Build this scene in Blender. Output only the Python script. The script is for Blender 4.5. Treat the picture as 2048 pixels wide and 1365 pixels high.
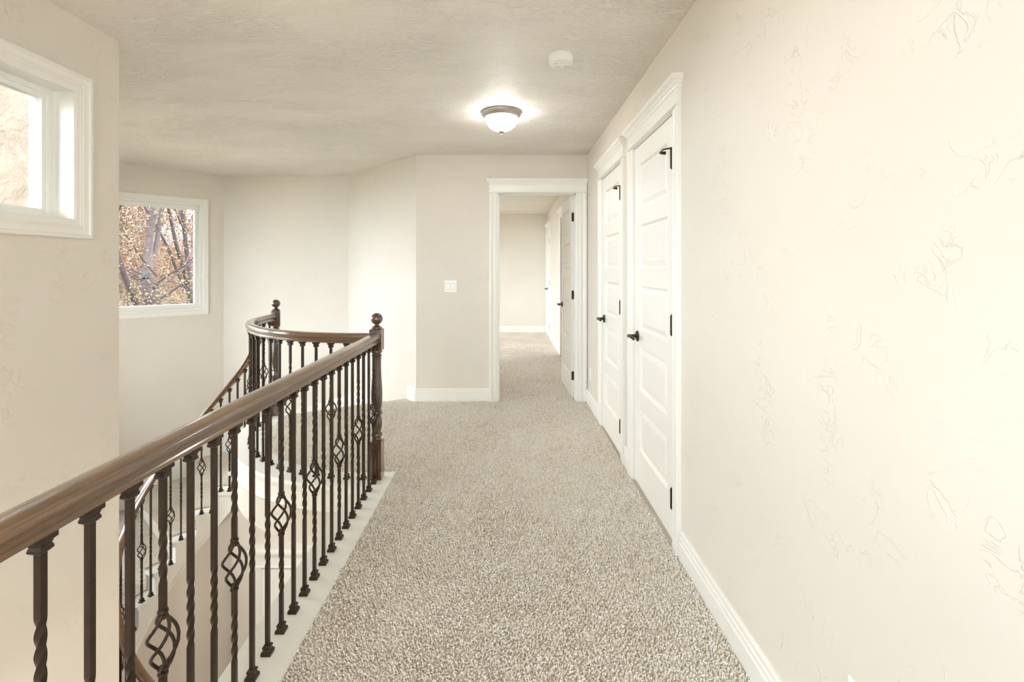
import bpy, bmesh, math, random
import numpy as np
from mathutils import Vector, Matrix

random.seed(7)
np.random.seed(7)
for o in list(bpy.data.objects):
    bpy.data.objects.remove(o, do_unlink=True)
scene = bpy.context.scene
COL = scene.collection
R = math.radians

# ------------------------------------------------------------------ camera
CAM_H = 1.31
FPX = 960.0
cam_d = bpy.data.cameras.new('camera')
cam_d.sensor_width = 36.0
cam_d.sensor_fit = 'HORIZONTAL'
cam_d.lens = FPX / 2048.0 * 36.0
cam_d.shift_x = (1024 - 1015) / 2048.0
cam_d.shift_y = (537 - 682.5) / 2048.0
cam_d.clip_start = 0.05
cam = bpy.data.objects.new('camera', cam_d)
cam.location = (0, 0, CAM_H)
cam.rotation_euler = (R(90), 0, 0)
COL.objects.link(cam)
scene.camera = cam

# ------------------------------------------------------------------ world, sun, exposure
SKY = 5.0
world = bpy.data.worlds.new('sky')
scene.world = world
world.use_nodes = True
wn = world.node_tree
wn.nodes.clear()
w_out = wn.nodes.new('ShaderNodeOutputWorld')
w_bg = wn.nodes.new('ShaderNodeBackground')
w_tc = wn.nodes.new('ShaderNodeTexCoord')
w_no = wn.nodes.new('ShaderNodeTexNoise')
w_no.inputs['Scale'].default_value = 3.0
w_no.inputs['Detail'].default_value = 5.0
w_rp = wn.nodes.new('ShaderNodeValToRGB')
w_rp.color_ramp.elements[0].position = 0.40
w_rp.color_ramp.elements[0].color = (0.74, 0.86, 1.0, 1)
w_rp.color_ramp.elements[1].position = 0.60
w_rp.color_ramp.elements[1].color = (1.0, 0.985, 0.96, 1)
wn.links.new(w_tc.outputs['Generated'], w_no.inputs['Vector'])
wn.links.new(w_no.outputs['Fac'], w_rp.inputs['Fac'])
wn.links.new(w_rp.outputs['Color'], w_bg.inputs['Color'])
w_bg.inputs['Strength'].default_value = SKY
wn.links.new(w_bg.outputs['Background'], w_out.inputs['Surface'])

sun_d = bpy.data.lights.new('sun', 'SUN')
sun_d.energy = 1.6
sun_d.angle = R(1.5)
sun_d.color = (1.0, 0.93, 0.82)
sun = bpy.data.objects.new('sun', sun_d)
sun.rotation_euler = Vector((-0.85, -0.06, -0.9)).to_track_quat('-Z', 'Y').to_euler()
COL.objects.link(sun)

scene.view_settings.view_transform = 'Standard'
scene.view_settings.look = 'None'
scene.view_settings.gamma = 1.0
scene.view_settings.use_curve_mapping = False
scene.view_settings.exposure = 1.5
scene.cycles.max_bounces = 8
scene.cycles.adaptive_threshold = 0.03
scene.cycles.diffuse_bounces = 5
scene.cycles.transparent_max_bounces = 16
scene.cycles.sample_clamp_indirect = 12.0
scene.cycles.caustics_reflective = False
scene.cycles.caustics_refractive = False

# ------------------------------------------------------------------ materials
def new_mat(name):
    m = bpy.data.materials.new(name)
    m.use_nodes = True
    nt = m.node_tree
    b = nt.nodes['Principled BSDF']
    return m, nt, b

def srgb(r, g, b):
    f = lambda c: (c / 255 / 12.92) if c / 255 <= 0.04045 else ((c / 255 + 0.055) / 1.055) ** 2.4
    return (f(r), f(g), f(b), 1.0)

def obj_coord(nt, scale=(1, 1, 1)):
    tc = nt.nodes.new('ShaderNodeTexCoord')
    mp = nt.nodes.new('ShaderNodeMapping')
    mp.inputs['Scale'].default_value = scale
    nt.links.new(tc.outputs['Object'], mp.inputs['Vector'])
    return mp.outputs['Vector']

def noise(nt, vec, scale, detail=3.0, rough=0.5, dist=0.0):
    n = nt.nodes.new('ShaderNodeTexNoise')
    n.inputs['Scale'].default_value = scale
    n.inputs['Detail'].default_value = detail
    n.inputs['Roughness'].default_value = rough
    n.inputs['Distortion'].default_value = dist
    nt.links.new(vec, n.inputs['Vector'])
    return n.outputs['Fac']

def ramp(nt, fac, stops):
    r = nt.nodes.new('ShaderNodeValToRGB')
    el = r.color_ramp.elements
    while len(el) < len(stops):
        el.new(0.5)
    for e, (p, c) in zip(el, stops):
        e.position = p
        e.color = c if len(c) == 4 else (*c, 1)
    nt.links.new(fac, r.inputs['Fac'])
    return r.outputs['Color']

def math_n(nt, op, a, b):
    m = nt.nodes.new('ShaderNodeMath')
    m.operation = op
    for i, v in enumerate((a, b)):
        if isinstance(v, (int, float)):
            m.inputs[i].default_value = v
        else:
            nt.links.new(v, m.inputs[i])
    return m.outputs[0]

def bump(nt, bsdf, height, strength, dist):
    b = nt.nodes.new('ShaderNodeBump')
    b.inputs['Strength'].default_value = strength
    b.inputs['Distance'].default_value = dist
    nt.links.new(height, b.inputs['Height'])
    nt.links.new(b.outputs['Normal'], bsdf.inputs['Normal'])

def mat_wall(name, col, ridge_scale=12.0, strength=0.5):
    m, nt, b = new_mat(name)
    v = obj_coord(nt)
    b.inputs['Roughness'].default_value = 0.62
    b.inputs['Specular IOR Level'].default_value = 0.3
    c2 = tuple(x * 0.965 for x in col[:3]) + (1,)
    nt.links.new(ramp(nt, noise(nt, v, 1.6, 3), [(0.35, c2), (0.65, col)]), b.inputs['Base Color'])
    # hand-trowelled skips: sparse thin ridges
    n1 = noise(nt, v, ridge_scale, 4, 0.55, 1.2)
    rid = ramp(nt, n1, [(0.0, (0, 0, 0)), (0.485, (0, 0, 0)), (0.50, (1, 1, 1)), (0.53, (0, 0, 0))])
    msk = ramp(nt, noise(nt, v, 6.5, 2), [(0.52, (0, 0, 0)), (0.66, (1, 1, 1))])
    h = math_n(nt, 'MULTIPLY', rid, msk)
    h2 = math_n(nt, 'MULTIPLY', noise(nt, v, 60, 3), 0.25)
    bump(nt, b, math_n(nt, 'ADD', h, h2), strength, 0.004)
    return m

def mat_ceiling(name, col):
    m, nt, b = new_mat(name)
    v = obj_coord(nt, (0.62, 1.5, 1))
    b.inputs['Base Color'].default_value = col
    b.inputs['Roughness'].default_value = 0.55
    b.inputs['Specular IOR Level'].default_value = 0.35
    n1 = noise(nt, v, 20, 3, 0.55, 1.6)
    rid = ramp(nt, n1, [(0.42, (0, 0, 0)), (0.50, (1, 1, 1)), (0.54, (0.35, 0.35, 0.35)), (0.64, (0, 0, 0))])
    msk = ramp(nt, noise(nt, v, 2.6, 3), [(0.36, (0.25, 0.25, 0.25)), (0.62, (1, 1, 1))])
    bump(nt, b, math_n(nt, 'MULTIPLY', rid, msk), 0.7, 0.008)
    return m

def mat_paint(name, col, rough=0.35):
    m, nt, b = new_mat(name)
    b.inputs['Base Color'].default_value = col
    b.inputs['Roughness'].default_value = rough
    v = obj_coord(nt)
    bump(nt, b, noise(nt, v, 90, 2), 0.05, 0.001)
    return m

def mat_plain(name, col, rough=0.5, metal=0.0, nscale=40, var=0.12):
    m, nt, b = new_mat(name)
    v = obj_coord(nt)
    c2 = tuple(x * (1 - var) for x in col[:3]) + (1,)
    nt.links.new(ramp(nt, noise(nt, v, nscale, 3), [(0.35, c2), (0.65, col)]), b.inputs['Base Color'])
    b.inputs['Roughness'].default_value = rough
    b.inputs['Metallic'].default_value = metal
    return m

def mat_wood(name, c1, c2, rough=0.25, scale=(30, 2.0, 30)):
    m, nt, b = new_mat(name)
    v = obj_coord(nt, scale)
    f = noise(nt, v, 1.0, 6, 0.6, 0.6)
    nt.links.new(ramp(nt, f, [(0.3, c1), (0.7, c2)]), b.inputs['Base Color'])
    b.inputs['Roughness'].default_value = rough
    b.inputs['Coat Weight'].default_value = 1.0
    b.inputs['Coat IOR'].default_value = 1.65
    b.inputs['Coat Roughness'].default_value = 0.12
    bump(nt, b, f, 0.03, 0.0006)
    return m

def mat_carpet(name, dark, mid, light, island=False):
    m, nt, b = new_mat(name)
    v = obj_coord(nt)
    big = noise(nt, v, 2.2, 4, 0.6, 0.5)
    if island:
        g = nt.nodes.new('ShaderNodeNewGeometry')
        fine = g.outputs['Random Per Island']
        mix = math_n(nt, 'ADD', math_n(nt, 'MULTIPLY', fine, 0.62), math_n(nt, 'MULTIPLY', big, 0.38))
        nt.links.new(ramp(nt, mix, [(0.12, dark), (0.38, mid), (0.75, light)]), b.inputs['Base Color'])
    else:
        fine = noise(nt, v, 130, 3, 0.7, 0.4)
        mix = math_n(nt, 'ADD', math_n(nt, 'MULTIPLY', fine, 0.75), math_n(nt, 'MULTIPLY', big, 0.25))
        nt.links.new(ramp(nt, mix, [(0.36, dark), (0.50, mid), (0.62, light)]), b.inputs['Base Color'])
        bump(nt, b, fine, 0.9, 0.012)
    b.inputs['Roughness'].default_value = 1.0
    b.inputs['Specular IOR Level'].default_value = 0.05
    b.inputs['Sheen Weight'].default_value = 0.15
    return m

def mat_glass(name):
    m = bpy.data.materials.new(name)
    m.use_nodes = True
    nt = m.node_tree
    nt.nodes.clear()
    out = nt.nodes.new('ShaderNodeOutputMaterial')
    mix = nt.nodes.new('ShaderNodeMixShader')
    tr = nt.nodes.new('ShaderNodeBsdfTransparent')
    tr.inputs['Color'].default_value = (0.97, 0.985, 0.98, 1)
    gl = nt.nodes.new('ShaderNodeBsdfGlossy')
    gl.inputs['Roughness'].default_value = 0.01
    fr = nt.nodes.new('ShaderNodeFresnel')
    fr.inputs['IOR'].default_value = 1.25
    nt.links.new(fr.outputs[0], mix.inputs['Fac'])
    nt.links.new(tr.outputs[0], mix.inputs[1])
    nt.links.new(gl.outputs[0], mix.inputs[2])
    nt.links.new(mix.outputs[0], out.inputs['Surface'])
    return m

def mat_emit(name, col, strength):
    m, nt, b = new_mat(name)
    b.inputs['Base Color'].default_value = (0.9, 0.88, 0.84, 1)
    b.inputs['Roughness'].default_value = 0.3
    b.inputs['Emission Color'].default_value = col
    b.inputs['Emission Strength'].default_value = strength
    return m

def mat_stucco(name):
    m, nt, b = new_mat(name)
    v = obj_coord(nt)
    n1 = noise(nt, v, 6, 5, 0.6, 1.2)
    nt.links.new(ramp(nt, n1, [(0.3, srgb(104, 90, 77)), (0.5, srgb(126, 112, 98)), (0.7, srgb(132, 119, 105))]), b.inputs['Base Color'])
    b.inputs['Roughness'].default_value = 0.9
    bump(nt, b, math_n(nt, 'ADD', n1, math_n(nt, 'MULTIPLY', noise(nt, v, 70, 3), 0.3)), 0.8, 0.02)
    return m

M = {}
M['wall'] = mat_wall('wall paint', srgb(230, 223, 212))
M['ceil'] = mat_ceiling('ceiling texture', srgb(243, 238, 230))
M['white'] = mat_paint('white trim paint', srgb(242, 240, 233))
M['door'] = mat_paint('white door paint', srgb(243, 240, 233), 0.4)
M['vinyl'] = mat_paint('white vinyl', srgb(244, 244, 240), 0.3)
M['rail'] = mat_wood('stained handrail', srgb(76, 50, 26), srgb(124, 88, 52), 0.3, (3, 3, 40))
M['newel'] = mat_wood('dark newel', srgb(52, 32, 18), srgb(92, 62, 38), 0.25, (30, 30, 3))
M['iron'] = mat_plain('bronze iron', srgb(56, 40, 26), 0.40, 0.35, 60, 0.3)
M['bronze'] = mat_plain('dark bronze hardware', srgb(70, 58, 46), 0.35, 0.8)
M['nickel'] = mat_plain('brushed nickel', srgb(176, 170, 160), 0.35, 0.8)
M['plastic'] = mat_paint('white plastic', srgb(250, 249, 245), 0.35)
M['carpet'] = mat_carpet('carpet', srgb(178, 160, 138), srgb(230, 218, 202), srgb(248, 242, 232))
M['pile'] = mat_carpet('carpet pile', srgb(212, 194, 170), srgb(247, 237, 222), srgb(254, 250, 243), True)
M['glass'] = mat_glass('window glass')
M['bowl'] = mat_emit('lit glass bowl', (1.0, 0.965, 0.93, 1), 12.0)
M['bowl_big'] = mat_emit('added pendant bowl', (1.0, 0.965, 0.92, 1), 3.0)
M['stucco'] = mat_stucco('stucco')
M['dark'] = mat_plain('dark slot', srgb(40, 36, 32), 0.6)
M['grey'] = mat_plain('grey vent', srgb(196, 194, 188), 0.5)
M['subfloor'] = mat_plain('subfloor', srgb(220, 214, 204), 0.8)
M['wood_floor'] = mat_wood('hardwood', srgb(120, 84, 54), srgb(168, 124, 84), 0.3, (2, 20, 2))
M['lawn'] = mat_plain('dry lawn', srgb(112, 104, 86), 0.95, 0, 1.5, 0.35)
M['hill'] = mat_plain('brushy hillside', srgb(96, 82, 76), 0.95, 0, 0.8, 0.4)
M['bark'] = mat_plain('tree bark', srgb(72, 60, 59), 0.95, 0, 14, 0.45)
M['twig'] = mat_plain('pale twigs', srgb(108, 94, 88), 0.9, 0, 3, 0.3)
M['leaf_tan'] = mat_plain('tan leaves', srgb(112, 80, 56), 0.8, 0, 2, 0.35)
M['leaf_yel'] = mat_plain('yellow leaves', srgb(104, 92, 64), 0.8, 0, 2, 0.35)
M['leaf_grn'] = mat_plain('grey green leaves', srgb(110, 118, 84), 0.8, 0, 2, 0.35)

# ------------------------------------------------------------------ mesh helpers
def tag(o, label=None, cat=None, group=None, kind=None):
    if label: o['label'] = label
    if cat: o['category'] = cat
    if group: o['group'] = group
    if kind: o['kind'] = kind
    return o

def link(name, me, parent=None, loc=None, rotz=None):
    o = bpy.data.objects.new(name, me)
    COL.objects.link(o)
    if parent is not None:
        o.parent = parent
    if loc is not None:
        o.location = loc
    if rotz is not None:
        o.rotation_euler = (0, 0, rotz)
    return o

def empty(name, loc=(0, 0, 0), rotz=0.0, parent=None):
    o = bpy.data.objects.new(name, None)
    o.empty_display_size = 0.1
    COL.objects.link(o)
    o.location = loc
    o.rotation_euler = (0, 0, rotz)
    if parent is not None:
        o.parent = parent
    return o

class MB:
    def __init__(s):
        s.v = []; s.f = []
    def add(s, vs, fs):
        n = len(s.v)
        s.v += [tuple(p) for p in vs]
        s.f += [tuple(i + n for i in f) for f in fs]
        return s
    def box(s, x0, x1, y0, y1, z0, z1):
        vs = [(x0, y0, z0), (x1, y0, z0), (x1, y1, z0), (x0, y1, z0), (x0, y0, z1), (x1, y0, z1), (x1, y1, z1), (x0, y1, z1)]
        return s.add(vs, [(0, 3, 2, 1), (4, 5, 6, 7), (0, 1, 5, 4), (1, 2, 6, 5), (2, 3, 7, 6), (3, 0, 4, 7)])
    def loft(s, rings, caps=True, closed=True, loop=False):
        n = len(rings[0]); vs = [p for r in rings for p in r]; fs = []
        m = len(rings)
        for i in range(m if loop else m - 1):
            j = (i + 1) % m
            for k in range(n if closed else n - 1):
                l = (k + 1) % n
                fs.append((i * n + k, i * n + l, j * n + l, j * n + k))
        if caps and not loop:
            fs.append(tuple(range(n)))
            fs.append(tuple((m - 1) * n + k for k in range(n)))
        return s.add(vs, fs)
    def prism(s, poly, z0, z1):
        return s.loft([[(x, y, z0) for x, y in poly], [(x, y, z1) for x, y in poly]])
    def lathe(s, prof, n=24, c=(0, 0, 0)):
        rings = [[(c[0] + r * math.cos(2 * math.pi * k / n), c[1] + r * math.sin(2 * math.pi * k / n), c[2] + z) for k in range(n)] for r, z in prof]
        return s.loft(rings)
    def tube(s, pts, rad, n=8):
        pts = [Vector(p) for p in pts]
        rings = []
        up = Vector((0.31, 0.17, 0.93)).normalized()
        for i, p in enumerate(pts):
            t = (pts[min(i + 1, len(pts) - 1)] - pts[max(i - 1, 0)]).normalized()
            a = t.cross(up)
            if a.length < 1e-4: a = t.orthogonal()
            a.normalize(); b = t.cross(a)
            r = rad[i] if isinstance(rad, (list, tuple)) else rad
            rings.append([p + a * (r * math.cos(2 * math.pi * k / n)) + b * (r * math.sin(2 * math.pi * k / n)) for k in range(n)])
        return s.loft(rings)
    def cyl(s, p0, p1, r, n=16):
        return s.tube([p0, p1], r, n)
    def sweep(s, prof, path, tang):
        # prof: (side, up) pairs; side is horizontal, to the right of the tangent
        rings = []
        for p, t in zip(path, tang):
            t = Vector((t[0], t[1], 0)).normalized()
            sd = Vector((t.y, -t.x, 0))
            rings.append([Vector(p) + sd * a + Vector((0, 0, b)) for a, b in prof])
        return s.loft(rings)
    def rect_rings(s, rings, caps=False, loop=False):
        # rings: (u0,u1,w0,w1,d): rectangle in x-z at depth y=d
        rr = [[(a, d, c), (b, d, c), (b, d, e), (a, d, e)] for a, b, c, e, d in rings]
        return s.loft(rr, caps=caps, loop=loop)
    def mesh(s, name, mat, smooth=None):
        me = bpy.data.meshes.new(name)
        me.from_pydata(s.v, [], s.f)
        bm = bmesh.new(); bm.from_mesh(me)
        bmesh.ops.recalc_face_normals(bm, faces=bm.faces)
        bm.to_mesh(me); bm.free()
        me.materials.append(M[mat])
        if smooth is not None:
            me.polygons.foreach_set('use_smooth', [True] * len(me.polygons))
            me.set_sharp_from_angle(angle=R(smooth))
        me.update()
        return me
    def build(s, name, mat, parent=None, loc=None, rotz=None, smooth=None, kind=None):
        o = link(name, s.mesh(name, mat, smooth), parent, loc, rotz)
        if kind: o['kind'] = kind
        return o

def wall_basis(p0, p1):
    p0 = Vector((p0[0], p0[1], 0)); p1 = Vector((p1[0], p1[1], 0))
    u = (p1 - p0); L = u.length; u.normalize()
    n = Vector((0, 0, 1)).cross(u)
    return p0, u, n, L

def wall(name, p0, p1, z0, z1, th, openings=(), mat='wall'):
    """room lies to the left of p0->p1; thickness goes to the right"""
    P, u, n, L = wall_basis(p0, p1)
    ss = sorted(set([0.0, L] + [a for o in openings for a in o[:2]]))
    zs = sorted(set([z0, z1] + [a for o in openings for a in o[2:4]]))
    def filled(i, j):
        if i < 0 or j < 0 or i >= len(ss) - 1 or j >= len(zs) - 1: return False
        sm = (ss[i] + ss[i + 1]) / 2; zm = (zs[j] + zs[j + 1]) / 2
        return not any(o[0] < sm < o[1] and o[2] < zm < o[3] for o in openings)
    pt = lambda s_, d, z: P + u * s_ - n * d + Vector((0, 0, z))
    b = MB()
    idx = {}
    def vid(i, j, d):
        k = (i, j, d)
        if k not in idx:
            idx[k] = len(b.v); b.v.append(tuple(pt(ss[i], th if d else 0.0, zs[j])))
        return idx[k]
    for i in range(len(ss) - 1):
        for j in range(len(zs) - 1):
            if not filled(i, j): continue
            for d in (0, 1):
                b.f.append((vid(i, j, d), vid(i + 1, j, d), vid(i + 1, j + 1, d), vid(i, j + 1, d)))
            for (di, dj, a, c) in ((-1, 0, (i, j), (i, j + 1)), (1, 0, (i + 1, j), (i + 1, j + 1)), (0, -1, (i, j), (i + 1, j)), (0, 1, (i, j + 1), (i + 1, j + 1))):
                if not filled(i + di, j + dj):
                    b.f.append((vid(*a, 0), vid(*c, 0), vid(*c, 1), vid(*a, 1)))
    return b.build(name, mat, kind='structure')

def frame_empty(name, P, n, kind='structure'):
    """local x runs along the wall (n cross up), local y points into the room"""
    n = Vector((n[0], n[1], 0)).normalized()
    u = n.cross(Vector((0, 0, 1)))
    o = empty(name, (P[0], P[1], P[2] if len(P) > 2 else 0.0), math.atan2(u.y, u.x))
    if kind: o['kind'] = kind
    return o

# ------------------------------------------------------------------ plan
XR, YB, ZC, ZL = 0.785, 4.713, 2.425, -3.30
XL, YL = -1.91, 2.36
YR = -2.6
C_HALL = (-0.898, YB)
T_N0 = (-1.917, 5.79); T_N1 = (-3.425, 5.79)
T_W0 = (-4.49, 4.725); T_W1 = (-4.49, 3.25)
T_S0 = (-3.60, YL); T_S1 = (XL - 0.2, YL)

# window_2 on the north-west tower face
LNW = math.hypot(T_N1[0] - T_W0[0], T_N1[1] - T_W0[1])
W2 = (0.165 + 0.075, 0.165 + 1.10, 0.845, 2.045)     # opening s0,s1,z0,z1
W1 = (YL - 2.115, YL - 0.80, 1.520, 2.095)           # opening on the left wall (s from the corner)

def jw(w, m=0.0): return (w[0] - m, w[1] + m, w[2] - m, w[3] + m)

# unseen tower glazing, plus left and rear openings added to let in daylight
W_west = (0.14, 1.33, 0.0, 2.2); W_west_lo = (0.15, 1.32, -2.9, -0.7)
W_sw = (0.13, 1.13, 0.3, 2.15)
W_left2 = (2.7, 4.5, 0.9, 2.1)
W_left_lo = (1.0, 4.6, -2.9, -0.5)
W_rear = (0.25, 2.35, 0.5, 2.1)
W_rear_lo = (0.25, 2.45, -3.1, -0.7)

wall('wall_right', (XR, YR), (XR, YB), ZL, ZC, 0.14,
     [(2.245 - YR, 2.985 - YR, 0.0, 2.06), (3.275 - YR, 3.985 - YR, 0.0, 2.06)])
wall('wall_back', (XR, YB), C_HALL, -0.37, ZC, 0.12, [(XR - 0.685, XR + 0.10, -0.02, 2.06)])
wall('wall_northeast', C_HALL, T_N0, ZL, ZC, 0.12)
wall('wall_north', T_N0, T_N1, ZL, ZC, 0.2)
wall('wall_northwest', T_N1, T_W0, ZL, ZC, 0.2, [W2])
wall('wall_west', T_W0, T_W1, ZL, ZC, 0.2, [W_west, W_west_lo])
wall('wall_southwest', T_W1, T_S0, ZL, ZC, 0.2, [W_sw])
wall('wall_south', T_S0, T_S1, ZL, ZC, 0.12)
wall('wall_left', (XL, YL), (XL, YR), ZL, ZC, 0.2, [W1, W_left2, W_left_lo])
wall('wall_rear', (XL, YR), (XR, YR), ZL, ZC, 0.2, [W_rear, W_rear_lo])
# the lower hall below the landing
wl = [(XR, ZL), (XR, -0.386), (-2.15, -0.386), (-2.15, -0.62), (-2.47, -0.93), (-2.47, ZL)]
MB().loft([[(x, 4.30, z) for x, z in wl], [(x, 4.33, z) for x, z in wl]]).build('wall_lower', 'wall', kind='structure')
# stucco on the outside of the tower's south face
b = MB().box(-3.66, XL - 0.21, 2.165, 2.235, ZL, ZC + 0.1)
b.build('wall_outside', 'stucco', kind='structure')
# bedroom beyond the doorway
BXL, BYF, BXR = -2.05, 9.83, 0.80
W_bed = (0.5, 3.5, 0.4, 2.2)  # unseen opening added to give the bedroom its own daylight
wall('wall_bedroom_right', (BXR, YB + 0.12), (BXR, BYF), -0.37, ZC, 0.14,
     [(6.45 - 4.833, 7.22 - 4.833, 0, 2.06), (8.98 - 4.833, 9.70 - 4.833, 0, 2.06)])
wall('wall_bedroom_far', (BXR, BYF), (BXL, BYF), -0.37, ZC, 0.15)
wall('wall_bedroom_left', (BXL, BYF), (BXL, 5.95), -0.37, ZC, 0.15, [W_bed])
b = MB().box(BXR + 0.14, BXR + 0.9, 6.2, 6.25, 0, ZC).box(BXR + 0.14, BXR + 0.9, 7.4, 7.45, 0, ZC).box(BXR + 0.9, BXR + 0.95, 6.2, 7.45, 0, ZC)
b.build('wall_closet', 'wall', kind='structure')

# ceiling
cp = [(1.85, YR - 0.3), (1.85, BYF + 0.3), (BXL - 0.25, BYF + 0.3), (BXL - 0.25, 6.05), (T_N1[0] - 0.08, 6.05), (T_W0[0] - 0.24, 4.83),
      (T_W1[0] - 0.24, 3.15), (-3.7, 2.12), (XL - 0.24, 2.12), (XL - 0.24, YR - 0.3)]
MB().prism(cp, ZC, ZC + 0.18).build('ceiling', 'ceil', kind='structure')

# ------------------------------------------------------------------ floors
CC = (-0.90, 4.14); RC = 1.166          # curved landing edge
OS = Vector((-2.55, 3.90)); RS = 0.50   # stair spiral
A0, SA, RISE, NST = 32.0, 17.75, 0.1833, 18
STRIP_IN, STRIP_OUT = -0.717, -0.908
RI, RO = RC - 0.098, RC + 0.095
def arc(c, r, a0, a1, n): return [(c[0] + r * math.cos(R(a0 + (a1 - a0) * i / n)), c[1] + r * math.sin(R(a0 + (a1 - a0) * i / n))) for i in range(n + 1)]
EDGE_A = (-1.012, 4.833); EDGE_B = (-2.10, 4.18)
a_end = math.degrees(math.acos((STRIP_IN - CC[0]) / RI))
arc_in = arc(CC, RI, 174.0, 360 - a_end, 28)
poly = [(STRIP_IN, YR), (XR, YR), (XR, YB), C_HALL, EDGE_A] + arc_in
MB().prism(poly, -0.37, 0.0).build('floor', 'carpet', kind='structure')
bp = [(BXR, YB), (BXR, BYF), (BXL, BYF), (BXL, 5.95), (-0.85, YB + 0.12), (-0.09, YB + 0.12), (-0.09, YB)]
MB().prism(bp, -0.37, 0.0).build('floor_bedroom', 'carpet', kind='structure')
MB().box(BXR, BXR + 0.95, 6.2, 7.45, -0.1, 0.0).build('floor_closet', 'carpet', kind='structure')
MB().box(-4.7, XR + 0.14, YR - 0.2, 6.0, ZL - 0.2, ZL).build('floor_lower', 'wood_floor', kind='structure')

# painted strip the balusters stand on, its moulding and the fascia below
a_out_end = math.degrees(math.acos((STRIP_OUT - CC[0]) / RO))
arc_out = arc(CC, RO, 176.0, 360 - a_out_end, 28)
strip_straight = [(STRIP_OUT, YR), (STRIP_IN, YR), (STRIP_IN, arc_in[-1][1]), (STRIP_OUT, arc_out[-1][1])]
MB().prism(strip_straight, -0.03, 0.004).build('trim_1', 'white', kind='structure')
MB().prism(arc_out + arc_in[::-1], -0.03, 0.004).build('trim_2', 'white', kind='structure')
def edge_path(off, n=40):
    pts = arc(CC, RO + off, 184.0, 360 - a_out_end, n)
    tg = []
    for i in range(len(pts)):
        a = pts[max(i - 1, 0)]; c = pts[min(i + 1, len(pts) - 1)]
        tg.append((c[0] - a[0], c[1] - a[1]))
    return pts, tg
def edge_sweep(name, prof, mat, kind):
    pts, tg = edge_path(0)
    pts = pts + [(STRIP_OUT, YR)]; tg = tg[:-1] + [(1.0, -1.0), (0, -1)]
    path = [(x, y, 0) for x, y in pts]
    # right of travel is the open side
    b = MB()
    rings = []
    for i, (p, t) in enumerate(zip(path, tg)):
        t = Vector((t[0], t[1], 0)).normalized(); sd = Vector((t.y, -t.x, 0))
        k = 1.0
        rings.append([Vector(p) + sd * a * k + Vector((0, 0, z)) for a, z in prof])
    b.loft(rings)
    return b.build(name, mat, smooth=40, kind=kind)
edge_sweep('trim_3', [(0.0, 0.004), (0.012, 0.004), (0.02, -0.003), (0.022, -0.013), (0.02, -0.024), (0.010, -0.03), (0.010, -0.045), (0.006, -0.052), (-0.02, -0.052), (-0.02, -0.031), (0.0, -0.031)], 'white', 'structure')
edge_sweep('trim_4', [(-0.02, -0.052), (0.0, -0.052), (0.0, -0.135), (0.014, -0.138), (0.018, -0.146), (0.014, -0.156), (0.006, -0.162), (-0.006, -0.168), (-0.02, -0.168)], 'white', 'structure')
edge_sweep('wall_landing', [(-0.04, -0.15), (-0.008, -0.15), (-0.008, -0.372), (-0.04, -0.372)], 'wall', 'structure')
# soffit below landing
MB().prism(arc(CC, RO - 0.02, 184.0, 360 - a_out_end, 28) + [(STRIP_OUT, YR), (XR, YR), (XR, 4.3), (-2.0, 4.3)], -0.385, -0.371).build('ceiling_lower', 'wall', kind='structure')

# ------------------------------------------------------------------ baseboards
BB = [(0, 0), (0.016, 0), (0.016, 0.078), (0.011, 0.083), (0.013, 0.089), (0.013, 0.099), (0.008, 0.104), (0.010, 0.110), (0.010, 0.121), (0.005, 0.130), (0, 0.130)]
def baseboard(name, p0, p1, z=0.0):
    P, u, n, L = wall_basis(p0, p1)
    rings = [[P + u * s_ + n * a + Vector((0, 0, z + h)) for a, h in BB] for s_ in (0, L)]
    return MB().loft(rings).build(name, 'white', smooth=25, kind='structure')
baseboard('baseboard_right', (XR, YR), (XR, 2.157))
baseboard('baseboard_between', (XR, 3.073), (XR, 3.187))
baseboard('baseboard_corner', (XR, 4.073), (XR, YB - 0.02))
baseboard('baseboard_back', (-0.172, YB), (C_HALL[0] - 0.006, YB))
baseboard('baseboard_northeast', C_HALL, (EDGE_A[0] + 0.012, EDGE_A[1] - 0.012))
baseboard('baseboard_bedroom', (BXR - 0.016, BYF), (BXL, BYF))
baseboard('baseboard_bedroom_right', (BXR, 7.33), (BXR, 8.87))
baseboard('baseboard_bedroom_door', (BXR, 5.6), (BXR, 6.34))

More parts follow.
